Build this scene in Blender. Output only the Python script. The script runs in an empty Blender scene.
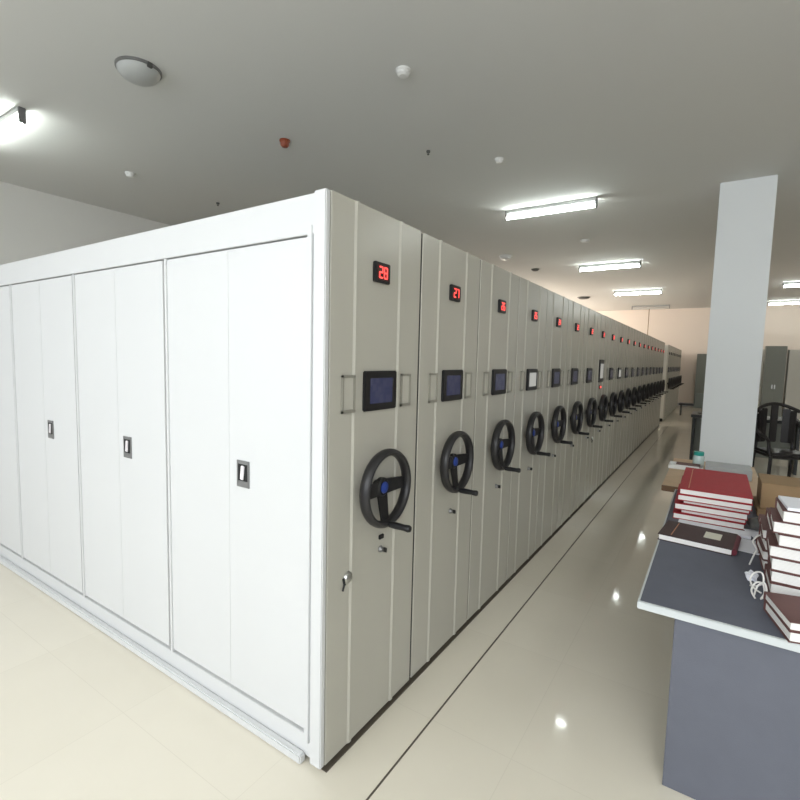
import bpy, bmesh, math, random
from mathutils import Vector, Matrix
random.seed(7)
S = bpy.context.scene
C = S.collection
PI = math.pi
HC = 4.05            # ceiling height
XL, XR, YB, YF = -7.39, 7.4, -3.4, 21.9

# ------------------------------------------------------------------ materials
def mat(name, col, rough=0.5, metal=0.0, emit=None, estr=0.0, vary=0.0, vscale=6.0, bump=0.0, bscale=200.0, spec=0.5, coat=0.0, trans=0.0, ior=1.45):
    m = bpy.data.materials.new(name); m.use_nodes = True
    nt = m.node_tree; b = nt.nodes['Principled BSDF']
    b.inputs['Base Color'].default_value = (*col, 1)
    b.inputs['Roughness'].default_value = rough
    b.inputs['Metallic'].default_value = metal
    b.inputs['Specular IOR Level'].default_value = spec
    b.inputs['Coat Weight'].default_value = coat
    b.inputs['Transmission Weight'].default_value = trans
    b.inputs['IOR'].default_value = ior
    if emit:
        b.inputs['Emission Color'].default_value = (*emit, 1); b.inputs['Emission Strength'].default_value = estr
    if vary or bump:
        tc = nt.nodes.new('ShaderNodeTexCoord')
    if vary:
        n = nt.nodes.new('ShaderNodeTexNoise'); n.inputs['Scale'].default_value = vscale; n.inputs['Detail'].default_value = 4
        nt.links.new(tc.outputs['Object'], n.inputs['Vector'])
        mx = nt.nodes.new('ShaderNodeMix'); mx.data_type = 'RGBA'
        mx.inputs['A'].default_value = (*[c*(1-vary) for c in col], 1)
        mx.inputs['B'].default_value = (*[min(1, c*(1+vary)) for c in col], 1)
        nt.links.new(n.outputs['Fac'], mx.inputs['Factor']); nt.links.new(mx.outputs['Result'], b.inputs['Base Color'])
    if bump:
        n2 = nt.nodes.new('ShaderNodeTexNoise'); n2.inputs['Scale'].default_value = bscale
        nt.links.new(tc.outputs['Object'], n2.inputs['Vector'])
        bp = nt.nodes.new('ShaderNodeBump'); bp.inputs['Strength'].default_value = bump; bp.inputs['Distance'].default_value = 0.002
        nt.links.new(n2.outputs['Fac'], bp.inputs['Height']); nt.links.new(bp.outputs['Normal'], b.inputs['Normal'])
    return m

M = {}
M['white_steel'] = mat('white powder coated steel', (0.615, 0.620, 0.620), 0.42, vary=0.012, vscale=3)
M['grey_steel'] = mat('warm grey powder coated steel', (0.455, 0.44, 0.385), 0.24, vary=0.015, vscale=3, spec=0.5)
M['body_steel'] = mat('light grey steel', (0.62, 0.61, 0.56), 0.45)
M['frame_line'] = mat('card holder steel', (0.27, 0.26, 0.22), 0.4)
M['card'] = mat('card insert', (0.47, 0.455, 0.40), 0.5)
M['black_plastic'] = mat('black plastic', (0.009, 0.009, 0.010), 0.42)
M['rim'] = mat('black rubber rim', (0.018, 0.017, 0.018), 0.36)
M['blue'] = mat('blue hub cap', (0.02, 0.05, 0.26), 0.3)
M['chrome'] = mat('chrome', (0.55, 0.55, 0.53), 0.3, 1.0)
M['lever'] = mat('polished latch lever', (0.85, 0.82, 0.84), 0.35, 0.3)
M['gunmetal'] = mat('dull steel', (0.28, 0.28, 0.28), 0.4, 0.8)
M['screen'] = mat('screen dark blue', (0.03, 0.035, 0.08), 0.2, emit=(0.10, 0.11, 0.26), estr=0.10)
def screen_mat():
    m = M['screen']; nt = m.node_tree; b = nt.nodes['Principled BSDF']
    tc = nt.nodes.new('ShaderNodeTexCoord'); v = nt.nodes.new('ShaderNodeTexVoronoi'); v.distance = 'CHEBYCHEV'; v.inputs['Scale'].default_value = 26
    nt.links.new(tc.outputs['Object'], v.inputs['Vector'])
    r = nt.nodes.new('ShaderNodeValToRGB'); r.color_ramp.elements[0].color = (0.20, 0.20, 0.30, 1); r.color_ramp.elements[0].position = .2
    r.color_ramp.elements[1].color = (0.06, 0.065, 0.18, 1); r.color_ramp.elements[1].position = .55
    nt.links.new(v.outputs['Distance'], r.inputs['Fac']); nt.links.new(r.outputs['Color'], b.inputs['Emission Color'])
screen_mat()
M['screen_light'] = mat('screen pale', (0.2, 0.2, 0.19), 0.2, emit=(0.5, 0.5, 0.47), estr=0.55)
M['red_led'] = mat('red led', (0.3, 0.01, 0.01), 0.3, emit=(1.0, 0.07, 0.06), estr=2.2)
M['led_back'] = mat('dark red window', (0.05, 0.008, 0.006), 0.3)
M['wall'] = mat('wall paint', (0.72, 0.71, 0.68), 0.9, vary=0.01, vscale=1.5)
M['far_wall'] = mat('cream wall paint', (0.80, 0.72, 0.64), 0.9, vary=0.01, vscale=1.5)
M['ceiling'] = mat('ceiling paint', (0.67, 0.67, 0.645), 0.95, vary=0.012, vscale=0.8)
M['column'] = mat('column paint', (0.80, 0.825, 0.84), 0.85, vary=0.008)
M['tube'] = mat('lit tube', (1, 1, 1), 0.4, emit=(0.93, 1.0, 0.96), estr=31.0)
M['tube_off'] = mat('unlit tube', (0.62, 0.62, 0.6), 0.4)
M['fixture'] = mat('fixture enamel', (0.42, 0.43, 0.42), 0.5)
M['fixture_dark'] = mat('fixture bracket', (0.16, 0.16, 0.16), 0.5)
M['dome'] = mat('opal plastic', (0.44, 0.45, 0.44), 0.4)
M['white_plastic'] = mat('white plastic', (0.75, 0.75, 0.73), 0.4)
M['red_plastic'] = mat('red brown plastic', (0.27, 0.06, 0.025), 0.4)
M['dark_grey'] = mat('dark grey', (0.09, 0.09, 0.085), 0.6)
M['cloth'] = mat('slate laminate', (0.105, 0.113, 0.145), 0.62, vary=0.12, vscale=14, bump=0.4, bscale=400)
M['slate_side'] = mat('slate panel', (0.115, 0.122, 0.150), 0.6, vary=0.08, vscale=10, bump=0.3, bscale=300)
M['edge'] = mat('pale edge band', (0.55, 0.58, 0.585), 0.4)
M['leg_metal'] = mat('grey table steel', (0.45, 0.46, 0.47), 0.4, 0.2)
M['wood'] = mat('pale wood', (0.56, 0.40, 0.25), 0.5, vary=0.15, vscale=8)
M['wood_edge'] = mat('brown wood edge', (0.16, 0.085, 0.04), 0.5)
M['red_cover'] = mat('crimson book cloth', (0.36, 0.012, 0.022), 0.6, vary=0.12, vscale=18, bump=0.3, bscale=500)
M['dark_cover'] = mat('dark brown book cloth', (0.045, 0.022, 0.022), 0.55, vary=0.15, vscale=20, bump=0.3, bscale=500)
M['maroon_cover'] = mat('maroon brown board', (0.13, 0.055, 0.05), 0.55, vary=0.2, vscale=15)
M['wine'] = mat('wine red spine cloth', (0.13, 0.012, 0.025), 0.5)
M['gold'] = mat('gold foil', (0.50, 0.22, 0.10), 0.4, 0.3)
M['label'] = mat('cream label', (0.66, 0.64, 0.54), 0.7)
M['cardboard'] = mat('brown cardboard', (0.29, 0.19, 0.10), 0.8, vary=0.12, vscale=10)
M['tape'] = mat('packing tape', (0.36, 0.27, 0.14), 0.25)
M['paper'] = mat('white paper', (0.80, 0.81, 0.87), 0.8)
M['string'] = mat('white cotton tape', (0.75, 0.73, 0.70), 0.8)
M['black_chair'] = mat('black chair leatherette', (0.02, 0.017, 0.017), 0.35)
M['teal'] = mat('teal lid plastic', (0.03, 0.32, 0.27), 0.4)
M['jar'] = mat('translucent plastic', (0.66, 0.80, 0.80), 0.2, trans=0.25)
M['green_steel'] = mat('grey green steel', (0.22, 0.23, 0.20), 0.4, vary=0.03)
M['black_desk'] = mat('black desk laminate', (0.015, 0.017, 0.016), 0.4)
M['skirt'] = mat('grey tile skirting', (0.38, 0.39, 0.40), 0.35)
M['frame_alu'] = mat('white window frame', (0.8, 0.8, 0.8), 0.4)
M['rubber'] = mat('black rubber', (0.012, 0.012, 0.012), 0.7)
M['rail_dark'] = mat('dark joint line', (0.10, 0.085, 0.065), 0.5)
M['grout_light'] = mat('pale stone', (0.50, 0.47, 0.40), 0.2)

def page_mat():
    m = bpy.data.materials.new('page edges'); m.use_nodes = True
    nt = m.node_tree; b = nt.nodes['Principled BSDF']; b.inputs['Roughness'].default_value = 0.8
    tc = nt.nodes.new('ShaderNodeTexCoord'); w = nt.nodes.new('ShaderNodeTexWave'); w.bands_direction = 'Z'
    w.inputs['Scale'].default_value = 60; w.inputs['Distortion'].default_value = 2.0
    nt.links.new(tc.outputs['Object'], w.inputs['Vector'])
    r = nt.nodes.new('ShaderNodeValToRGB')
    r.color_ramp.elements[0].color = (0.74, 0.72, 0.68, 1); r.color_ramp.elements[1].color = (0.90, 0.89, 0.87, 1)
    nt.links.new(w.outputs['Fac'], r.inputs['Fac']); nt.links.new(r.outputs['Color'], b.inputs['Base Color'])
    return m
M['pages'] = page_mat()

def floor_mat():
    m = bpy.data.materials.new('polished beige tile'); m.use_nodes = True
    nt = m.node_tree; b = nt.nodes['Principled BSDF']
    tc = nt.nodes.new('ShaderNodeTexCoord')
    br = nt.nodes.new('ShaderNodeTexBrick')
    br.offset = 0.0; br.inputs['Scale'].default_value = 1.0
    br.inputs['Brick Width'].default_value = 0.8; br.inputs['Row Height'].default_value = 0.8
    br.inputs['Mortar Size'].default_value = 0.0018; br.inputs['Mortar Smooth'].default_value = 0.3
    br.inputs['Color1'].default_value = (0.75, 0.70, 0.59, 1); br.inputs['Color2'].default_value = (0.77, 0.72, 0.61, 1)
    br.inputs['Mortar'].default_value = (0.70, 0.65, 0.545, 1)
    mp = nt.nodes.new('ShaderNodeMapping'); mp.inputs['Location'].default_value = (0.19, 0.30, 0)
    nt.links.new(tc.outputs['Object'], mp.inputs['Vector']); nt.links.new(mp.outputs['Vector'], br.inputs['Vector'])
    n = nt.nodes.new('ShaderNodeTexNoise'); n.inputs['Scale'].default_value = 3.0; n.inputs['Detail'].default_value = 6
    nt.links.new(tc.outputs['Object'], n.inputs['Vector'])
    mx = nt.nodes.new('ShaderNodeMix'); mx.data_type = 'RGBA'; mx.blend_type = 'MULTIPLY'; mx.inputs['Factor'].default_value = 0.25
    rp = nt.nodes.new('ShaderNodeValToRGB'); rp.color_ramp.elements[0].color = (0.8, 0.79, 0.77, 1); rp.color_ramp.elements[1].color = (1, 1, 1, 1)
    nt.links.new(n.outputs['Fac'], rp.inputs['Fac'])
    nt.links.new(br.outputs['Color'], mx.inputs['A']); nt.links.new(rp.outputs['Color'], mx.inputs['B'])
    nt.links.new(mx.outputs['Result'], b.inputs['Base Color'])
    b.inputs['Roughness'].default_value = 0.055; b.inputs['Specular IOR Level'].default_value = 0.55
    n3 = nt.nodes.new('ShaderNodeTexNoise'); n3.inputs['Scale'].default_value = 1.3; n3.inputs['Detail'].default_value = 1
    nt.links.new(tc.outputs['Object'], n3.inputs['Vector'])
    bp = nt.nodes.new('ShaderNodeBump'); bp.inputs['Strength'].default_value = 0.12; bp.inputs['Distance'].default_value = 0.02
    nt.links.new(n3.outputs['Fac'], bp.inputs['Height']); nt.links.new(bp.outputs['Normal'], b.inputs['Normal'])
    return m
M['floor'] = floor_mat()

# ------------------------------------------------------------------ mesh helpers
class MB:
    """collects shapes into one mesh"""
    def __init__(s): s.bm = bmesh.new()
    def box(s, x0, x1, y0, y1, z0, z1, bev=0.0, rot=None, seg=2):
        r = bmesh.ops.create_cube(s.bm, size=1.0); vs = r['verts']
        c = Vector(((x0+x1)/2, (y0+y1)/2, (z0+z1)/2)); d = (abs(x1-x0), abs(y1-y0), abs(z1-z0))
        for v in vs: v.co = Vector((v.co.x*d[0], v.co.y*d[1], v.co.z*d[2]))
        if bev:
            es = list({e for v in vs for e in v.link_edges})
            rr = bmesh.ops.bevel(s.bm, geom=es, offset=min(bev, min(d)*0.45), segments=seg, affect='EDGES')
            vs = list({v for f in rr['faces'] for v in f.verts} | {v for v in vs if v.is_valid})
        for v in vs:
            p = v.co
            if rot is not None: p = rot @ p
            v.co = p + c
        return s
    def cyl(s, p0, p1, r0, r1=None, n=20, cap=True):
        p0 = Vector(p0); p1 = Vector(p1); r1 = r0 if r1 is None else r1
        d = p1-p0; q = d.to_track_quat('Z', 'Y').to_matrix()
        A, B = [], []
        for i in range(n):
            a = 2*PI*i/n; o = q @ Vector((math.cos(a), math.sin(a), 0))
            A.append(s.bm.verts.new(p0+o*r0)); B.append(s.bm.verts.new(p1+o*r1))
        for i in range(n):
            j = (i+1) % n; s.bm.faces.new((A[i], A[j], B[j], B[i]))
        if cap: s.bm.faces.new(A[::-1]); s.bm.faces.new(B)
        return s
    def lathe(s, prof, origin=(0, 0, 0), axis='Z', n=28):
        o = Vector(origin); rings = []
        for (r, h) in prof:
            ring = []
            for i in range(n):
                a = 2*PI*i/n; c, t = math.cos(a)*r, math.sin(a)*r
                p = Vector((c, t, h)) if axis == 'Z' else Vector((h, c, t))
                ring.append(s.bm.verts.new(o+p))
            rings.append(ring)
        for A, B in zip(rings, rings[1:]):
            for i in range(n):
                j = (i+1) % n; s.bm.faces.new((A[i], A[j], B[j], B[i]))
        s.bm.faces.new(rings[0][::-1]); s.bm.faces.new(rings[-1])
        return s
    def torus(s, c, R, rx, rr, n=40, m=12):
        """ring about the X axis; rx half depth, rr half thickness"""
        c = Vector(c); rings = []
        for i in range(n):
            a = 2*PI*i/n; ring = []
            for k in range(m):
                b = 2*PI*k/m; rad = R+rr*math.cos(b)
                ring.append(s.bm.verts.new(c+Vector((rx*math.sin(b), rad*math.cos(a), rad*math.sin(a)))))
            rings.append(ring)
        for i in range(n):
            A, B = rings[i], rings[(i+1) % n]
            for k in range(m):
                l = (k+1) % m; s.bm.faces.new((A[k], B[k], B[l], A[l]))
        return s
    def sweep(s, pts, r, n=8, flat=1.0):
        """tube through points"""
        pts = [Vector(p) for p in pts]; rings = []
        for i, p in enumerate(pts):
            t = (pts[min(i+1, len(pts)-1)]-pts[max(i-1, 0)]).normalized()
            q = t.to_track_quat('Z', 'Y').to_matrix()
            rings.append([s.bm.verts.new(p+q @ Vector((math.cos(2*PI*k/n)*r, math.sin(2*PI*k/n)*r*flat, 0))) for k in range(n)])
        for A, B in zip(rings, rings[1:]):
            for k in range(n):
                l = (k+1) % n; s.bm.faces.new((A[k], A[l], B[l], B[k]))
        s.bm.faces.new(rings[0][::-1]); s.bm.faces.new(rings[-1])
        return s
    def prism_z(s, pts, z0, z1):
        A = [s.bm.verts.new((x, y, z0)) for x, y in pts]; B = [s.bm.verts.new((x, y, z1)) for x, y in pts]
        k = len(pts)
        for i in range(k):
            j = (i+1) % k; s.bm.faces.new((A[i], A[j], B[j], B[i]))
        s.bm.faces.new(A[::-1]); s.bm.faces.new(B)
        return s
    def hexa(s, a, b):
        """solid between two quads"""
        A = [s.bm.verts.new(p) for p in a]; B = [s.bm.verts.new(p) for p in b]
        for i in range(4):
            j = (i+1) % 4; s.bm.faces.new((A[i], A[j], B[j], B[i]))
        s.bm.faces.new(A[::-1]); s.bm.faces.new(B)
        return s
    def xform(s, mtx):
        bmesh.ops.transform(s.bm, matrix=mtx, verts=s.bm.verts); return s
    def build(s, name, material, parent=None, smooth=True, angle=35):
        bmesh.ops.recalc_face_normals(s.bm, faces=s.bm.faces)
        me = bpy.data.meshes.new(name)
        if smooth:
            for f in s.bm.faces: f.smooth = True
            for e in s.bm.edges:
                if len(e.link_faces) == 2 and e.calc_face_angle(0) > math.radians(angle): e.smooth = False
        s.bm.to_mesh(me); s.bm.free()
        me.materials.append(material)
        o = bpy.data.objects.new(name, me); C.objects.link(o)
        if parent: o.parent = parent
        return o

def tag(o, label=None, cat=None, group=None, kind=None):
    if label: o['label'] = label
    if cat: o['category'] = cat
    if group: o['group'] = group
    if kind: o['kind'] = kind
    return o
def thing(name, label, cat, loc=(0, 0, 0), rz=0.0, group=None):
    o = bpy.data.objects.new(name, None); C.objects.link(o); o.empty_display_size = 0.1
    o.location = loc; o.rotation_euler = (0, 0, rz)
    return tag(o, label, cat, group)
def struct(name, mb, m, smooth=False):
    o = mb.build(name, m, None, smooth); o['kind'] = 'structure'; return o
def kids(o): return [c for c in bpy.data.objects if c.parent == o]
def copy_tree(o, parent=None, skip=()):
    c = o.copy(); C.objects.link(c); c.parent = parent
    for ch in kids(o):
        if ch.name.split('.')[0] in skip: continue
        copy_tree(ch, c, skip)
    return c

# ------------------------------------------------------------------ room
struct('floor', MB().box(XL-.2, XR+.2, YB-.2, YF+.2, -0.1, 0), M['floor'])
struct('ceiling', MB().box(XL-.2, XR+.2, YB-.2, YF+.2, HC, HC+.12), M['ceiling'])
def wall_with_holes(axis, pos, thick, a0, a1, holes, z0, z1):
    """holes: list of (a, b, zlow, zhigh) along the wall"""
    mb = MB()
    def bx(u0, u1, w0, w1):
        if axis == 'y': mb.box(u0, u1, pos, pos+thick, w0, w1)
        else: mb.box(pos, pos+thick, u0, u1, w0, w1)
    cur = a0
    for (a, b, zl, zh) in sorted(holes):
        if a > cur: bx(cur, a, z0, z1)
        bx(a, b, z0, zl); bx(a, b, zh, z1); cur = b
    if cur < a1: bx(cur, a1, z0, z1)
    return mb
back_windows = [(-6.6+i*2.75, -6.6+i*2.75+2.2, 0.15, 3.4) for i in range(5)]
struct('wall_back', wall_with_holes('y', YB-.2, .2, XL-.2, XR+.2, back_windows, 0, HC), M['wall'])
left_windows = [(13.9, 15.4, 1.0, 3.7), (17.0, 19.0, 2.5, 3.8), (19.6, 21.4, 2.5, 3.8)]
struct('wall_left', wall_with_holes('x', XL-.2, .2, YB, YF, left_windows, 0, HC), M['wall'])
right_windows = []
struct('wall_right', wall_with_holes('x', XR, .2, YB, YF, right_windows, 0, HC), M['wall'])
struct('wall_far', MB().box(XL-.2, XR+.2, YF, YF+.2, 0, HC), M['far_wall'])
wn = 0
def window_frame(axis, pos, a, b, zl, zh):
    global wn; wn += 1
    mb = MB(); w = .05
    def bx(u0, u1, w0, w1):
        if axis == 'y': mb.box(u0, u1, pos-.03, pos+.03, w0, w1)
        else: mb.box(pos-.03, pos+.03, u0, u1, w0, w1)
    bx(a, b, zl, zl+w); bx(a, b, zh-w, zh); bx(a, a+w, zl+w, zh-w); bx(b-w, b, zl+w, zh-w)
    bx((a+b)/2-w/2, (a+b)/2+w/2, zl+w, zh-w)
    struct('window_%d' % wn, mb, M['frame_alu'])
for (a, b, zl, zh) in back_windows: window_frame('y', YB-.1, a, b, zl, zh)
for (a, b, zl, zh) in left_windows: window_frame('x', XL-.1, a, b, zl, zh)
for (a, b, zl, zh) in right_windows: window_frame('x', XR+.1, a, b, zl, zh)

# floor track strip that edges the shelving zone
struct('trim_1', MB().box(0.217, 0.225, -1.2, 14.6, 0.0, 0.0015), M['rail_dark'])
struct('trim_2', MB().box(-0.03, 0.012, 0.0, 13.8, 0.0, 0.004), M['rail_dark'])

# column with tile skirting
col = MB().box(1.11, 1.70, 6.22, 6.82, 0, HC, 0.006).build('column', M['column']); col['kind'] = 'structure'; col.name = 'column'
struct('baseboard_column', MB().box(1.10, 1.71, 6.21, 6.83, 0, 0.12, 0.003), M['skirt'])
struct('baseboard_far', MB().box(XL, XR, YF-.012, YF, 0, 0.12), M['skirt'])

# ------------------------------------------------------------------ shelving
PITCH = 0.688
HT = 2.30
def panel_profile(s0, s1):
    """cross-section (x, y) of the folded end panel"""
    r = 0.004; pts = [(-0.03, s0), (-r, s0)]
    for k in range(1, 4):
        a = PI/2*k/4; pts.append((-r+r*math.sin(a), s0+r-r*math.cos(a)))
    pts.append((0, s0+r))
    for c in (0.185, 0.503):
        pts += [(0, c-.018), (0.0065, c-.008), (0.0065, c+.006), (0, c+.014)]
    pts.append((0, s1-r))
    for k in range(1, 4):
        a = PI/2*k/4; pts.append((-r+r*math.cos(a), s1-r+r*math.sin(a)))
    pts += [(-r, s1), (-0.03, s1)]
    return pts

SEG = {'0': 'abcdef', '1': 'bc', '2': 'abged', '3': 'abgcd', '4': 'fgbc', '5': 'afgcd', '6': 'afgedc', '7': 'abc', '8': 'abcdefg', '9': 'abcdfg'}
def digits(text, parent, s=0.344, z=2.052, h=0.044, x=0.0185):
    mb = MB(); w = 0.022; t = 0.0062; g = 0.034
    n = len(text)
    for i, ch in enumerate(text):
        cy = s+(i-(n-1)/2)*g
        L = {'a': (cy-w/2, cy+w/2, z+h/2-t/2, z+h/2+t/2), 'g': (cy-w/2, cy+w/2, z-t/2, z+t/2), 'd': (cy-w/2, cy+w/2, z-h/2-t/2, z-h/2+t/2),
             'f': (cy-w/2-t/2, cy-w/2+t/2, z, z+h/2), 'b': (cy+w/2-t/2, cy+w/2+t/2, z, z+h/2),
             'e': (cy-w/2-t/2, cy-w/2+t/2, z-h/2, z), 'c': (cy+w/2-t/2, cy+w/2+t/2, z-h/2, z)}
        for k in SEG[ch]:
            y0, y1, z0, z1 = L[k]; mb.box(x, x+.001, y0, y1, z0, z1)
    return mb.build('digits', M['red_led'], parent, smooth=False)

def led_display(root, z=2.052):
    d = MB().box(0, .018, .344-.054, .344+.054, z-.042, z+.042, .003).build('led_display', M['black_plastic'], root)
    MB().box(.017, .0183, .344-.040, .344+.040, z-.032, z+.032).build('led_window', M['led_back'], d)
    return d

def handwheel(root, c=(0.0, 0.344, 1.125)):
    cx, cy, cz = c; X = cx+.060; R = 0.158
    w = MB().torus((X, cy, cz), R, 0.0255, 0.0160).build('handwheel', M['rim'], root)
    sp = MB()
    for (dy, dz) in ((-1, 0), (1, 0), (0, -1)):
        def q(rad, half, xx):
            ty, tz = -dz, dy
            return [(xx-.005, cy+dy*rad+ty*half, cz+dz*rad+tz*half), (xx+.005, cy+dy*rad+ty*half, cz+dz*rad+tz*half),
                    (xx+.005, cy+dy*rad-ty*half, cz+dz*rad-tz*half), (xx-.005, cy+dy*rad-ty*half, cz+dz*rad-tz*half)]
        sp.hexa(q(.018, .034, X-.026), q(R-.004, .024, X-.006))
    sp.build('spokes', M['black_plastic'], w)
    MB().lathe([(.028, cx), (.028, X-.042), (.043, X-.038), (.043, X-.020), (.034, X-.013)], (0, cy, cz), 'X').build('hub', M['black_plastic'], w)
    MB().lathe([(.026, X-.014), (.025, X-.009), (.016, X-.005), (.004, X-.004)], (0, cy, cz), 'X').build('hub_cap', M['blue'], w)
    k = MB().lathe([(.008, X-.004), (.008, X+.020), (.014, X+.022), (.0155, X+.045), (.0135, X+.095), (.016, X+.118), (.013, X+.126), (.006, X+.128)], (0, cy, cz-R), 'X', 16)
    k.build('crank_knob', M['black_plastic'], w)
    return w

def screen(root, kind='dark', s=0.352, z=1.550, hw=0.118, hh=0.085):
    d = MB().box(0, .016, s-hw, s+hw, z-hh, z+hh, .004).build('control_panel', M['black_plastic'], root)
    MB().box(.0155, .0165, s-hw*.70, s+hw*.70, z-hh*.64, z+hh*.64).build('screen', M['screen' if kind == 'dark' else 'screen_light'], d)
    return d

def card_holder(root, s, w=0.083, z=1.543, h=0.152):
    t = .010; mb = MB()
    mb.box(0, .010, s-w/2, s-w/2+t, z-h/2, z+h/2, .002); mb.box(0, .010, s+w/2-t, s+w/2, z-h/2, z+h/2, .002)
    mb.box(0, .010, s-w/2, s+w/2, z+h/2-t, z+h/2, .002); mb.box(0, .010, s-w/2, s+w/2, z-h/2, z-h/2+t*1.3, .002)
    f = mb.build('card_holder', M['frame_line'], root)
    MB().box(0, .003, s-w/2+t, s+w/2-t, z-h/2+t, z+h/2-t).build('card', M['card'], f, smooth=False)
    return f

def lock(root, s=0.388, z=0.822):
    l = MB().lathe([(.016, 0), (.016, .004), (.012, .008), (.010, .016), (.004, .017)], (0, s, z), 'X', 18).build('lock', M['gunmetal'], root)
    MB().box(.016, .034, s-.002+.004, s+.008, z-.012, z+.010, .002).build('key', M['black_plastic'], l)
    return l

def flap_cover(root, s, z):
    c = MB().lathe([(.026, 0), (.026, .004), (.020, .012), (.006, .016)], (0, s, z), 'X', 20).build('keyhole_cover', M['chrome'], root)
    MB().cyl((.004, s-.030, z+.006), (.012, s-.030, z-.020), .005, n=10).cyl((.010, s-.030, z-.018), (.010, s-.040, z-.042), .004, n=8).build('latch_hook', M['rubber'], c)
    return c

DEPTH = 4.95
def make_unit(gap=0.0065):
    root = thing('mobile_shelving_unit', 'x', 'shelving unit')
    MB().box(-DEPTH, -.03, gap+.006, PITCH-gap-.006, .05, HT-.012).build('cabinet_body', M['body_steel'], root, smooth=False)
    MB().prism_z(panel_profile(gap, PITCH-gap), .022, HT).build('end_panel', M['grey_steel'], root, angle=4)
    MB().box(-DEPTH+.05, -.05, .05, PITCH-.05, .001, .05).build('undercarriage', M['rail_dark'], root, smooth=False)
    MB().box(-.028, -.005, PITCH-gap, PITCH+gap, .03, HT-.004, 0).build('gap_shade', M['rubber'], root, smooth=False)  # black strip added to stand for the shade in the gap between units
    led_display(root); screen(root)
    card_holder(root, .139); card_holder(root, .561)
    handwheel(root); lock(root)
    return root

ORD = ['first', 'second', 'third', 'fourth', 'fifth', 'sixth', 'seventh', 'eighth', 'ninth', 'tenth', 'eleventh', 'twelfth', 'thirteenth',
       'fourteenth', 'fifteenth', 'sixteenth', 'seventeenth', 'eighteenth', 'nineteenth', 'twentieth']
Y0 = -0.026
GRP = 'mobile shelving units in the long row'
proto = make_unit()
units = []
for k in range(1, 20):
    u = proto if k == 1 else copy_tree(proto)
    u.location = (0, Y0+k*PITCH, 0); units.append(u)
# variations seen in the photograph
def child(u, n): return [c for c in kids(u) if c.name.split('.')[0] == n]
def drop(o):
    for c in kids(o): drop(c)
    bpy.data.objects.remove(o)
for k, u in enumerate(units, start=1):
    nm = '%d' % (28-k)
    num = nm.zfill(2)
    digits(num, child(u, 'led_display')[0])
    extra = 'dark touch screen'
    if k in (3, 9):
        drop(child(u, 'control_panel')[0]); screen(u, 'light'); extra = 'pale glowing screen'
    if k == 7:                                   # the fixed unit with the tall control panel
        drop(child(u, 'control_panel')[0]); 
        for c in child(u, 'card_holder'): drop(c)
        screen(u, 'light', .344, 1.595, .125, .142)
        d2 = MB().box(0, .012, .30, .39, 1.365, 1.415, .003).build('status_display', M['led_back'], u)
        MB().box(.0118, .0128, .312, .378, 1.378, 1.403).build('status_light', M['red_led'], d2, smooth=False)
        flap_cover(u, .06, .76)
        extra = 'tall panel over red display'
    place = 'last at far end' if k == 19 else ('%s from near end' % ORD[k])
    tag(u, 'grey shelving unit, %s of long row, %s' % (place, extra), 'shelving unit', GRP)

# the nearest unit, with the white side doors
root = thing('mobile_shelving_unit', 'nearest mobile shelving unit, its white side fitted with tall double doors, grey end panel', 'shelving unit', (0, 0, 0), 0, GRP)
off = Y0
MB().box(-DEPTH, -.03, .022, PITCH+off-.016, .05, HT-.012).build('cabinet_body', M['body_steel'], root, smooth=False)
pp = [(x, max(y+off, 0.0)) for x, y in panel_profile(.03, PITCH-.010)]
MB().prism_z(pp, .022, HT+.004).build('end_panel', M['grey_steel'], root, angle=4)
MB().box(-DEPTH+.05, -.05, .05, PITCH-.08, .001, .05).build('undercarriage', M['rail_dark'], root, smooth=False)
def shift(o):
    o.location.y = off; return o
def deep(o):
    return o
e = led_display(root); digits('28', e); shift(e)
shift(screen(root)); shift(card_holder(root, .139)); shift(card_holder(root, .561)); shift(handwheel(root)); shift(lock(root))
shift(flap_cover(root, .155, .775))
shift(MB().box(0, .010, .372, .404, .870, .890, .002).build('key_switch', M['black_plastic'], root))
MB().box(-.028, -.005, PITCH+off-.010, PITCH+off+.0065, .03, HT-.004, 0).build('gap_shade', M['rubber'], root, smooth=False)  # same added dark strip, shade of the first gap
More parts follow.
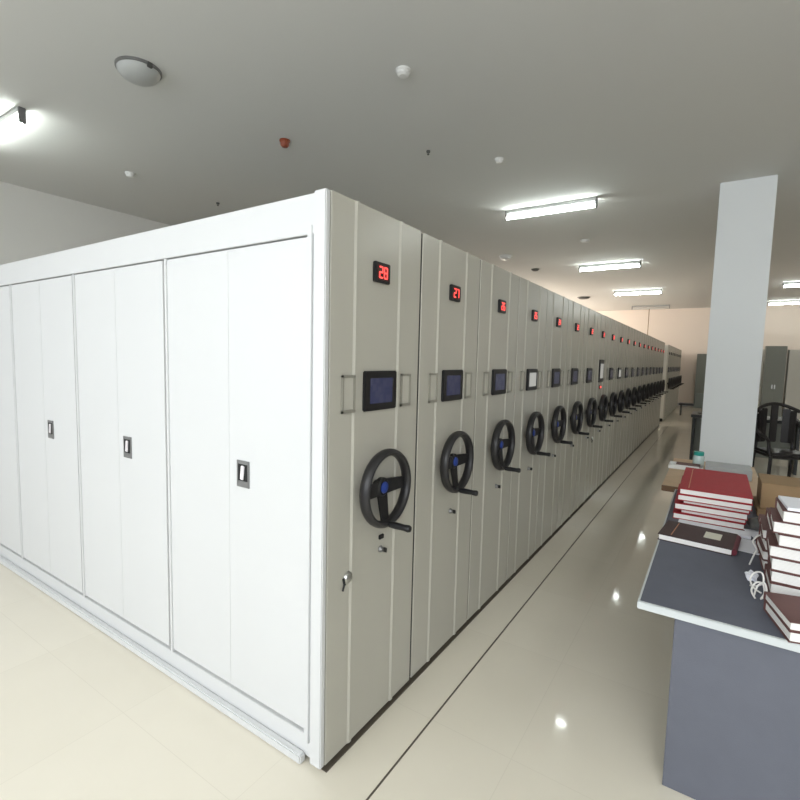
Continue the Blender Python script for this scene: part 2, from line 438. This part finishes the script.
# white side: frame, posts, plinth, doors
MB().box(-.060, -.0, -.026, .0, .022, HT+.003, .004).build('corner_post', M['white_steel'], root)
MB().box(-.103, -.078, -.016, .004, .09, 2.185, .002).build('edge_strip', M['white_steel'], root)
MB().box(-DEPTH, -.0625, -.012, .022, 2.152, HT, .002).build('top_fascia', M['white_steel'], root)
MB().box(-DEPTH, -.0625, -.004, .022, .022, .118, .002).build('base_plinth', M['white_steel'], root)
MB().box(-DEPTH, -.10, -.038, -.004, .0, .040, .006).build('base_rail', M['white_steel'], root)
MB().box(-.0795, -.0625, -.006, .022, .118, 2.152).build('post_filler', M['white_steel'], root, smooth=False)
mod = 0.980
xs = -.101
for i in range(5):
    xr = xs-i*mod; xl = xr-mod
    MB().box(xr-.0, xr+.022 if i == 0 else xr+.018, -.008, .022, .118, 2.152, .002).build('door_post', M['white_steel'], root)
    xr2 = xr-.003 if i == 0 else xr-.020
    mid = (xr+xl)/2
    d1 = MB().box(mid+.0003, xr2-.0012, -.003, .018, .135, 2.146, .0012).build('door', M['white_steel'], root)
    MB().box(xl+.0186, mid-.0003, -.003, .018, .135, 2.146, .0012).build('door', M['white_steel'], root)
    # recessed latch on the right-hand door
    cx, cz = mid+.098, 1.163
    f = MB(); w2, h2, t = .041, .060, .009
    f.box(cx-w2, cx-w2+t, -.008, -.003, cz-h2, cz+h2, .001); f.box(cx+w2-t, cx+w2, -.008, -.003, cz-h2, cz+h2, .001)
    f.box(cx-w2+t, cx+w2-t, -.008, -.003, cz+h2-.016, cz+h2, .001); f.box(cx-w2+t, cx+w2-t, -.008, -.003, cz-h2, cz-h2+.028, .001)
    f.build('latch_plate', M['gunmetal'], d1)
    MB().box(cx-w2+t, cx+w2-t, -.0045, -.003, cz-h2+.028, cz+h2-.016).build('latch_recess', M['rubber'], d1, smooth=False)
    MB().box(cx-.012, cx+.009, -.013, -.0045, cz-.026, cz+.038, .003, Matrix.Rotation(math.radians(7), 3, 'Y')).build('latch_lever', M['lever'], d1)

# the short group beyond the cross aisle
GRP2 = 'mobile shelving units of the group beyond the cross aisle'
skip = ('lock', 'key', 'screen_icons', 'digits', 'card', 'led_window', 'hub_cap')
for k in range(9):
    u = copy_tree(proto, None, skip)
    u.location = (0, 15.1+k*PITCH, 0)
    place = 'nearest' if k == 0 else ('last' if k == 8 else '%s from the aisle' % ORD[k])
    tag(u, 'distant grey shelving unit beyond the cross aisle, %s of its group' % place, 'shelving unit', GRP2)
tag(MB().box(-.16, -.02, 14.80, 14.93, 0, .09, .01).build('floor_stop', M['rubber']), 'small black rubber stop on the floor at the cross aisle opening', 'floor stop')

# ------------------------------------------------------------------ ceiling fixtures
def tube_lamp(x0, x1, y, lit, label):
    cx = (x0+x1)/2; L = (x1-x0)/2
    t = thing('ceiling_lamp', label, 'ceiling lamp', (cx, y, HC), 0, 'tube lamps on the ceiling')
    MB().box(-L, L, -.035, .035, -.055, -.0, .006).build('housing', M['fixture'], t)
    for s in (-1, 1):
        MB().box(s*L-.012, s*L+.012, -.030, .030, -.145, -.0, .004).build('lamp_holder', M['fixture_dark'], t)
    MB().cyl((-L+.012, 0, -.112), (L-.012, 0, -.112), .026, n=16).build('tube', M['tube'] if lit else M['tube_off'], t)
    return t
lamps = [(2.9, 4.24, .66, 1, 'added tube lamp brightening the work table, outside the frame'),  # unseen lamp, added to brighten floor, table and books
         (-1.5, -.16, -2.6, 1, 'added tube lamp for light behind the camera, left one'),  # unseen, added for more light on the near floor
         (2.2, 3.54, -2.6, 1, 'added tube lamp for light behind the camera, right one'),  # unseen, added like the left one to lift the foreground
         (-1.70, -.36, 6.02, 1, 'lit tube ceiling lamp nearest the camera above the shelving row'),
         (-1.72, -.38, 10.95, 1, 'lit tube ceiling lamp, middle of the three lit ones above the row'),
         (-1.72, -.36, 15.75, 1, 'lit tube ceiling lamp, smallest and farthest lit one left of the column'),
         (-1.80, -.46, 20.3, 0, 'unlit tube ceiling lamp in front of the cream far wall'),
         (2.62, 4.0, 20.3, 1, 'lit tube ceiling lamp far away to the right of the column'),
         (2.62, 4.0, 15.75, 1, 'lit tube ceiling lamp at the right picture edge, nearer than the farthest'),
         (-6.0, -4.62, .66, 1, 'lit tube ceiling lamp at the left edge of the picture'),
         (2.9, 4.24, 6.0, 1, 'added tube lamp for light outside the frame right of the column')]  # off-frame lamp added for its light
for a in lamps: tube_lamp(*a)

t = thing('dome_lamp', 'large unlit white dome lamp on the ceiling at upper left', 'ceiling lamp', (-2.97, .92, HC))
MB().lathe([(.175, 0), (.175, -.018), (.165, -.022)], n=40).build('base_ring', M['gunmetal'], t)
MB().lathe([(.165, -.018), (.160, -.040), (.135, -.070), (.095, -.092), (.045, -.102), (.010, -.104)], n=40).build('diffuser', M['dome'], t)
MB().box(.150, .180, -.020, .020, -.040, -.0, .004).build('clip', M['dark_grey'], t)

def detector(x, y, r, h, m, label, cat='smoke detector', name='smoke_detector', stem=False):
    t = thing(name, label, cat, (x, y, HC), 0)
    MB().lathe([(r, 0), (r, -.014), (r*.85, -.022)], n=24).build('base_plate', M['white_plastic'] if m == 'white_plastic' else M[m], t)
    if stem:
        MB().cyl((0, 0, -.02), (0, 0, -h*.7), r*.22, n=10).build('stem', M[m], t)
        MB().lathe([(r*.2, -h*.7), (r*.65, -h*.75), (r*.65, -h*.82), (r*.15, -h)], n=14).build('deflector', M[m], t)
    else:
        MB().lathe([(r*.85, -.02), (r*.80, -h*.7), (r*.55, -h*.95), (r*.1, -h)], n=24).build('sensor_head', M[m], t)
detector(-1.08, 2.07, .062, .055, 'white_plastic', 'round white smoke detector at top centre, largest of the small ceiling detectors')
detector(-2.90, 2.48, .058, .075, 'red_plastic', 'red-brown fire detector on the ceiling above the nearest shelving unit', 'fire detector', 'fire_detector')
detector(-1.06, 4.10, .050, .050, 'white_plastic', 'small white detector on the ceiling above and left of the nearest lit tube lamp')
detector(-5.42, 2.11, .060, .055, 'white_plastic', 'small white detector on the ceiling at left, above the wall corner line')
detector(-1.67, 3.50, .022, .05, 'dark_grey', 'tiny dark sprinkler on the ceiling above the second shelving unit', 'sprinkler', 'ceiling_sprinkler', True)
detector(-5.46, 3.48, .026, .05, 'dark_grey', 'tiny dark sprinkler on the ceiling above the white side fascia', 'sprinkler', 'ceiling_sprinkler', True)
detector(-1.05, 8.45, .085, .045, 'white_plastic', 'pale round detector on the ceiling between the first and second lit tube lamps')
detector(-2.90, 9.10, .15, .085, 'white_plastic', 'pale round dome fitting on the ceiling just above the row of shelving tops', 'ceiling fitting', 'dome_fitting')
detector(-2.80, 10.9, .10, .05, 'dark_grey', 'dark round fitting on the ceiling beyond the pale dome fitting', 'ceiling fitting', 'dome_fitting')
detector(-2.92, 16.8, .22, .07, 'dark_grey', 'dark round vent on the far ceiling just left of the third lit tube lamp', 'ceiling vent', 'ceiling_vent')
t = thing('hanging_rod', 'thin brown rod hanging from the far ceiling below the unlit lamp', 'hanging rod', (-1.25, 21.0, HC))
MB().cyl((0, 0, 0), (0, 0, -1.35), .014, n=8).build('rod', M['cardboard'], t)
MB().lathe([(.06, 0), (.05, -.03), (.015, -.035)], n=14).build('ceiling_rose', M['white_plastic'], t)

# ------------------------------------------------------------------ near desk
X1 = 2.6
d = thing('work_table', 'slate grey work table with a pale edge band, stacked with archive books', 'table', (1.03, .685, 0))
W, D = X1-1.03, 2.09
MB().box(.006, W-.006, .018, D-.006, .720, .751, .002).build('tabletop', M['cloth'], d)
ed = MB().box(-.002, W, .0, .018, .723, .7525, .003); ed.box(-.002, .006, .018, D, .716, .752, .002); ed.box(W-.006, W, .018, D, .716, .752, .002); ed.box(.006, W-.006, D-.006, D, .716, .752, .002)
ed.build('edge_band', M['edge'], d)
MB().box(.128, W-.128, .045, .070, .0, .720, .002).build('front_panel', M['slate_side'], d)
for (xx, yy) in ((.128, D-.09), (W-.175, D-.09), (.128, .072), (W-.175, .072)):
    MB().box(xx, xx+.045, yy, yy+.045, 0, .720, .003).build('leg', M['leg_metal'], d)

d = thing('wooden_table', 'pale wooden table with a brown front edge behind the slate table', 'table', (.93, 2.86, 0))
MB().box(.0, .66, .018, 1.35, .715, .748, .002).build('tabletop', M['wood'], d)
MB().box(.0, .66, .0, .018, .705, .748, .002).build('front_edge', M['wood_edge'], d)
for (xx, yy) in ((.08, .10), (.54, .10), (.08, 1.2), (.54, 1.2)):
    MB().box(xx, xx+.05, yy, yy+.05, 0, .715, .003).build('leg', M['leg_metal'], d)

def book(name, x, y, z, w, dpt, h, rz, cover, label, group=None, ct=.004, extra=None, open_side='-y'):
    """bound volume; origin at the base centre, spine along +y side"""
    t = thing(name, label, 'book', (x, y, z), rz, group)
    cv = MB().box(-w/2, w/2, -dpt/2, dpt/2, 0, ct, .0015).box(-w/2, w/2, -dpt/2, dpt/2, h-ct, h, .0015).box(-w/2, w/2, dpt/2-ct, dpt/2, ct, h-ct)
    cv.build('cover', M[cover], t)
    MB().box(-w/2+.006, w/2-.006, -dpt/2+.005, dpt/2-ct, ct, h-ct, .001).build('pages', M['pages'], t)
    if extra == 'gold':
        MB().box(-w/2+.045, -w/2+.050, -dpt/2+.04, dpt/2-.04, h, h+.0006).build('gold_line', M['gold'], t, smooth=False)
    if extra == 'label':
        MB().box(.030, .105, -.04, .07, h, h+.0008).build('paper_label', M['label'], t, smooth=False)
        MB().box(-.11, -.105, -.12, .12, h, h+.0006).build('gold_line', M['gold'], t, smooth=False)
    return t

# red ledger pile: thin at the table, crimson on top
zz = .752
GR = 'crimson ledgers piled on the slate table'
pile = [(.036, 1.245, 2.2505, .365, .56, .004, 'lowest, just above the table'),
        (.024, 1.275, 2.2525, .330, .54, -.03, 'second from the bottom'),
        (.038, 1.250, 2.2510, .370, .57, .012, 'third from the bottom'),
        (.022, 1.285, 2.2532, .335, .56, -.025, 'third from the top'),
        (.036, 1.266, 2.2525, .372, .60, .006, 'second from the top')]
for (h, x, y, w, dp, rz, pl) in pile:
    book('ledger_book', x, y, zz, w, dp, h, rz, 'red_cover', 'large crimson bound ledger with white page edges, %s of its pile' % pl, GR); zz += h+.0005
book('ledger_book', 1.272, 2.325, zz, .365, .73, .036, 0.0, 'red_cover', 'large crimson bound ledger lying on top of its pile, cover fully in view', GR, extra='gold')

# dark brown book in front of the pile
b = book('record_book', 1.205, 1.630, .752, .335, .29, .034, -.10, 'dark_cover', 'dark brown bound book with a cream label, in front of the crimson pile', extra='label')
MB().cyl((.168, -.13, .017), (.168, .13, .017), .017, n=14).build('spine_roll', M['wine'], b)

# papers between
def paper_sheet(x, y, z, w, h, rz, label):
    o = MB().box(-w/2, w/2, -h/2, h/2, 0, .003, 0).build('paper_sheet', M['paper'], smooth=False)
    o.location = (x, y, z); o.rotation_euler = (0, 0, rz)
    return tag(o, label, 'paper', 'loose papers on the slate table')
paper_sheet(1.415, 1.685, .753, .21, .22, -.12, 'white sheet of paper lying flat right of the dark brown book')
paper_sheet(1.49, 1.92, .7565, .10, .16, .3, 'corner of white paper beside the bottom of the crimson pile')
o = MB().box(-.175, .175, -.05, .05, 0, .016, .002).build('paper_stack', M['paper']); o.location = (1.275, 1.865, .752); o.rotation_euler = (0, 0, -.03)
tag(o, 'narrow stack of white paper between the crimson pile and the dark brown book', 'paper')
# grey cloth pouch
mb = MB(); bmesh.ops.create_icosphere(mb.bm, subdivisions=3, radius=1.0)
for v in mb.bm.verts:
    n = 1+.12*math.sin(5*v.co.x+2*v.co.y)+.08*math.sin(7*v.co.y+3*v.co.z)
    v.co = Vector((v.co.x*.060*n, v.co.y*.075*n, max(v.co.z, -.55)*.042*n))
o = mb.build('cloth_pouch', M['dark_grey']); o.location = (1.505, 2.02, .790)
tag(o, 'crumpled dark grey cloth pouch at the right of the crimson pile', 'pouch')

# cardboard boxes
def carton(x0, x1, y0, y1, z0, z1, label, rz=0.0):
    t = thing('cardboard_box', label, 'box', ((x0+x1)/2, (y0+y1)/2, z0), rz, 'cardboard boxes on the tables')
    w, dd, h = (x1-x0)/2, (y1-y0)/2, z1-z0
    MB().box(-w, w, -dd, dd, 0, h-.004, .003).build('box_body', M['cardboard'], t)
    MB().box(-w-.002, -.002, -dd-.002, dd+.002, h-.004, h, .001).box(.002, w+.002, -dd-.002, dd+.002, h-.004, h, .001).build('flap', M['cardboard'], t)
    MB().box(-.025, .025, -dd-.0035, -dd-.0005, h*.55, h, 0).box(-.025, .025, -dd-.003, dd, h, h+.0008).build('packing_tape', M['tape'], t, smooth=False)
carton(1.505, 2.05, 2.36, 2.74, .752, .795, 'flat brown cardboard box under the taller box, right of the crimson pile')
carton(1.520, 2.00, 2.40, 2.72, .7965, .962, 'brown cardboard box standing on the flat box, right of the crimson pile')

# archive file piles at the right edge, receding
GB = 'string-bound archive files piled at the right of the slate table'
piles = [(1.645, .835, [.040, .034], .235, 'front'), (1.645, 1.195, [.052, .050, .054, .050, .052, .050, .050], 0, 'tall'),
         (1.640, 1.475, [.050, .045, .050, .045, .050], 0, 'middle'), (1.66, 1.755, [.045, .045, .045], 0, 'rear')]
posw = ['lowest', 'second', 'third', 'fourth', 'fifth', 'sixth', 'seventh']
for pi, (px, py, hs, r0, pn) in enumerate(piles):
    z = .752
    for k, h in enumerate(hs):
        rz = r0+random.uniform(-.045, .045)*(1 if pi else .2)
        dx = random.uniform(-.014, .016)
        top = 'top one' if k == len(hs)-1 else ('lowest one' if k == 0 else posw[k]+' from the bottom')
        book('archive_file', px+dx, py, z, .34, .235, h, rz, 'maroon_cover', 'maroon-brown archive file with thick white page edges, %s of the %s pile' % (top, pn), GB, ct=.004)
        z += h+.0008
o = MB().box(-.15, .15, -.105, .105, 0, .012, .001).build('paper_stack', M['paper']); o.location = (1.65, 1.19, .752+.358+.0068); o.rotation_euler = (0, 0, .06)
tag(o, 'thin stack of white paper on top of the tall archive pile', 'paper')
def loop(pts, label, r=.0036):
    P = [Vector(p) for p in pts]; out = []
    for i in range(len(P)-1):
        p0, p1, p2, p3 = P[max(i-1, 0)], P[i], P[i+1], P[min(i+2, len(P)-1)]
        for k in range(6):
            t = k/6; out.append(.5*((2*p1)+(-p0+p2)*t+(2*p0-5*p1+4*p2-p3)*t*t+(-p0+3*p1-3*p2+p3)*t**3))
    out.append(P[-1])
    o = MB().sweep([p+Vector((.022, 0, 0)) for p in out], r, 8).build('cotton_tape', M['string']); return tag(o, label, 'tape', 'white cotton tapes on the archive files')
loop([(1.400, .99, .757), (1.388, 1.02, .775), (1.402, 1.05, .800), (1.424, 1.04, .806), (1.430, 1.01, .780), (1.418, .985, .762), (1.436, 1.00, .785), (1.428, 1.03, .815), (1.408, 1.04, .790), (1.398, 1.02, .757)], 'white cotton tape tangled in loops on the table at the foot of the tall pile')
loop([(1.425, 1.06, .757), (1.398, 1.07, .770), (1.386, 1.09, .795), (1.400, 1.11, .820), (1.424, 1.09, .832), (1.428, 1.07, .800), (1.408, 1.08, .776), (1.39, 1.12, .757)], 'white cotton tape looped behind the tangled one beside the tall pile')
loop([(1.436, 1.42, .90), (1.420, 1.40, .895), (1.405, 1.39, .87), (1.42, 1.38, .84), (1.41, 1.38, .80), (1.40, 1.39, .757)], 'white cotton tape bow on the middle archive pile')
mb = MB(); bmesh.ops.create_icosphere(mb.bm, subdivisions=3, radius=1.0)
for v in mb.bm.verts:
    n = 1+.20*math.sin(6*v.co.x+3*v.co.z)+.15*math.sin(8*v.co.y)
    v.co = Vector((v.co.x*.022*n, v.co.y*.032*n, max(v.co.z, -.7)*.020*n))
o = mb.build('crumpled_tissue', M['paper']); o.location = (1.422, 1.21, .768)
tag(o, 'crumpled white tissue lying on the slate table beside the file piles', 'tissue')

# things on the wooden table
t = thing('plastic_jar', 'translucent plastic jar with a teal screw lid, in front of the white column', 'jar', (1.145, 3.95, .748))
MB().lathe([(.040, 0), (.046, .006), (.047, .085), (.040, .098), (.036, .100)], n=24).build('jar_body', M['jar'], t)
MB().lathe([(.042, .096), (.043, .098), (.043, .128), (.039, .132)], n=24).build('lid', M['teal'], t)
t = thing('document_tray', 'low white document tray left of the teal-lidded jar', 'tray', (1.03, 3.72, .748))
MB().box(-.11, .16, -.10, .10, 0, .006, .002).box(-.11, -.104, -.10, .10, .006, .032).box(.154, .16, -.10, .10, .006, .032).box(-.104, .154, -.10, -.094, .006, .032).box(-.104, .154, .094, .10, .006, .032).build('tray', M['white_plastic'], t)
book('notebook', 1.07, 3.735, .7555, .19, .13, .030, .0, 'maroon_cover', 'small maroon notebook lying in the white document tray')
t = thing('document_case', 'flat grey document case in front of the white column', 'case', (1.385, 3.62, .748))
MB().box(-.18, .15, -.14, .14, 0, .085, .004).build('case_body', M['skirt'], t)
MB().box(-.05, .05, -.155, -.14, .03, .045, .003).build('handle', M['dark_grey'], t)

# black desk beyond
d = thing('black_desk', 'black desk with side panels standing left of the white column', 'table', (.92, 8.3, 0))
MB().box(0, 1.5, 0, .75, .80, .85, .003).build('desktop', M['black_desk'], d)
MB().box(.02, .06, .02, .73, 0, .80, .002).build('side_panel', M['black_desk'], d)
MB().box(1.44, 1.48, .02, .73, 0, .80, .002).build('side_panel', M['black_desk'], d)
MB().box(.06, 1.44, .30, .32, .18, .80).build('modesty_panel', M['green_steel'], d, smooth=False)
t = thing('monitor', 'dark flat monitor seen at an angle on the black desk', 'monitor', (1.12, 8.62, .85), .5)
MB().box(-.10, .10, -.06, .06, 0, .012, .003).build('base', M['dark_grey'], t)
MB().box(-.02, .02, -.015, .015, .012, .14).build('stand', M['dark_grey'], t)
MB().box(-.20, .20, -.012, .018, .10, .36, .005).build('display', M['green_steel'], t)
# low black bench farther along
d = thing('low_bench', 'low black bench on the floor by the far end of the shelving', 'bench', (.25, 17.3, 0))
MB().box(0, .75, 0, .40, .36, .42, .01).build('seat', M['black_chair'], d)
for (xx, yy) in ((.04, .04), (.67, .04), (.04, .32), (.67, .32)):
    MB().box(xx, xx+.04, yy, yy+.04, 0, .36).build('leg', M['dark_grey'], d)

# chairs right of the column
def chair(x, y, rz, label):
    t = thing('armchair', label, 'chair', (x, y, 0), rz, 'black chairs beyond the column')
    MB().box(-.24, .24, -.23, .24, .42, .49, .03).build('seat', M['black_chair'], t)
    mb = MB()
    mb.sweep([(.285*math.sin(math.radians(q)), .03+.26*math.cos(math.radians(q)), 1.05-.12*abs(math.sin(math.radians(q)))**2) for q in range(-62, 63, 6)], .022, 10)
    for i in (0, 1, 3, 5, 6):                      # curved backrest with open slats
        a = math.radians(-42+14*i)
        cx, cy = .27*math.sin(a)*1.0, .05+.25*math.cos(a)-.02
        mb.box(cx-.042, cx+.042, cy-.012, cy+.012, .56, 1.04-.10*abs(math.sin(a)), .008, Matrix.Rotation(-a, 3, 'Z'))
    mb.build('backrest', M['black_chair'], t)
    for s in (-1, 1):
        MB().sweep([(s*.23, .24, .84), (s*.27, .14, .74), (s*.28, -.02, .69), (s*.275, -.16, .67), (s*.265, -.22, .62), (s*.25, -.22, .45)], .020, 10).build('armrest', M['black_chair'], t)
        MB().sweep([(s*.22, -.20, .44), (s*.235, -.22, .20), (s*.24, -.23, 0)], .020, 10).build('leg', M['black_chair'], t)
        MB().sweep([(s*.20, .26, .92), (s*.21, .22, .50), (s*.22, .24, .25), (s*.235, .30, 0)], .020, 10).build('leg', M['black_chair'], t)
    t.scale = (1.08, 1.08, 1.12)
    return t
chair(2.07, 7.0, .35, 'black armchair with a curved back just right of the white column')
chair(2.50, 5.75, -.25, 'black armchair at the right picture edge beyond the cardboard boxes')
t = thing('storage_bin', 'pale grey storage bin on the floor between the black chairs and the cardboard boxes', 'bin', (1.88, 5.1, 0))
MB().box(-.20, .20, -.18, .18, 0, .44, .015).build('bin_body', M['leg_metal'], t)
MB().box(-.215, .215, -.195, .195, .44, .47, .008).build('lid', M['white_plastic'], t)

# tall steel cabinets far away
def cabinet(x0, x1, y0, y1, h, m, label):
    t = thing('filing_cabinet', label, 'cabinet', ((x0+x1)/2, (y0+y1)/2, 0), 0, 'tall steel cabinets at the far end')
    w, dd = (x1-x0)/2, (y1-y0)/2
    MB().box(-w, w, -dd, dd, 0, h, .004).build('cabinet_body', M[m], t)
    for s in (-1, 1):
        dr = MB().box(min(s*.003, s*(w-.01)), max(s*.003, s*(w-.01)), -dd-.014, -dd, .08, h-.05, .003).build('door', M[m], t)
        MB().box(s*.03-.008, s*.03+.008, -dd-.030, -dd-.014, h*.5-.06, h*.5+.06, .003).build('handle', M['chrome'], dr)
cabinet(.55, 1.35, 21.35, 21.83, 2.17, 'green_steel', 'tall grey-green steel cabinet against the far wall left of the column')
cabinet(2.37, 2.85, 15.8, 16.25, 2.30, 'green_steel', 'tall grey-green steel cabinet right of the column above the black chairs')
cabinet(2.00, 2.86, 17.2, 17.65, 2.25, 'body_steel', 'pale grey steel cabinet between the column and the grey-green cabinet')
cabinet(2.90, 3.70, 15.8, 16.25, 2.20, 'body_steel', 'pale grey steel cabinet at the right picture edge beside the grey-green one')

# ------------------------------------------------------------------ light
def area(name, loc, rot, sx, sy, power, col=(1, 1, 1)):
    l = bpy.data.lights.new(name, 'AREA'); l.shape = 'RECTANGLE'; l.size = sx; l.size_y = sy; l.energy = power; l.color = col
    o = bpy.data.objects.new(name, l); o.location = loc; o.rotation_euler = rot; C.objects.link(o); return o
BP = [40, 66, 95, 120, 110]
for (a, b, zl, zh), p in zip(back_windows, BP):
    area('daylight', ((a+b)/2, YB-.95, 2.6), (math.radians(52), 0, 0), b-a, 2.6, p, (0.95, 0.98, 1.0))
for (a, b, zl, zh) in left_windows:
    area('daylight', (XL-.25, (a+b)/2, (zl+zh)/2), (0, -PI/2, 0), zh-zl, b-a, 260, (1.0, 0.86, 0.76))
for (a, b, zl, zh) in right_windows:
    area('daylight', (XR+.25, (a+b)/2, (zl+zh)/2), (0, PI/2, 0), zh-zl, b-a, 7, (1.0, 0.98, 0.95))
w = bpy.data.worlds.new('World'); S.world = w; w.use_nodes = True
w.node_tree.nodes['Background'].inputs['Color'].default_value = (0.85, 0.92, 1.0, 1)
w.node_tree.nodes['Background'].inputs['Strength'].default_value = 1.2

# ------------------------------------------------------------------ camera
cd = bpy.data.cameras.new('Camera'); cam = bpy.data.objects.new('Camera', cd); C.objects.link(cam)
cd.sensor_fit = 'HORIZONTAL'; cd.sensor_width = 36; cd.lens = 36*478.644/800; cd.clip_end = 200; cd.clip_start = .05
r = Vector((0.83442483, 0.55059029, 0.02419769)); u = Vector((-0.06759865, 0.05867417, 0.99598583)); f = Vector((-0.54696035, 0.83271104, -0.08617834))
m = Matrix((r, u, -f)).transposed().to_4x4(); m.translation = Vector((1.2277, -1.3715, 1.6904))
cam.matrix_world = m
S.camera = cam
S.view_settings.view_transform = 'Standard'; S.view_settings.look = 'None'
S.view_settings.gamma = 1; S.view_settings.use_curve_mapping = False
S.view_settings.exposure = 0.13
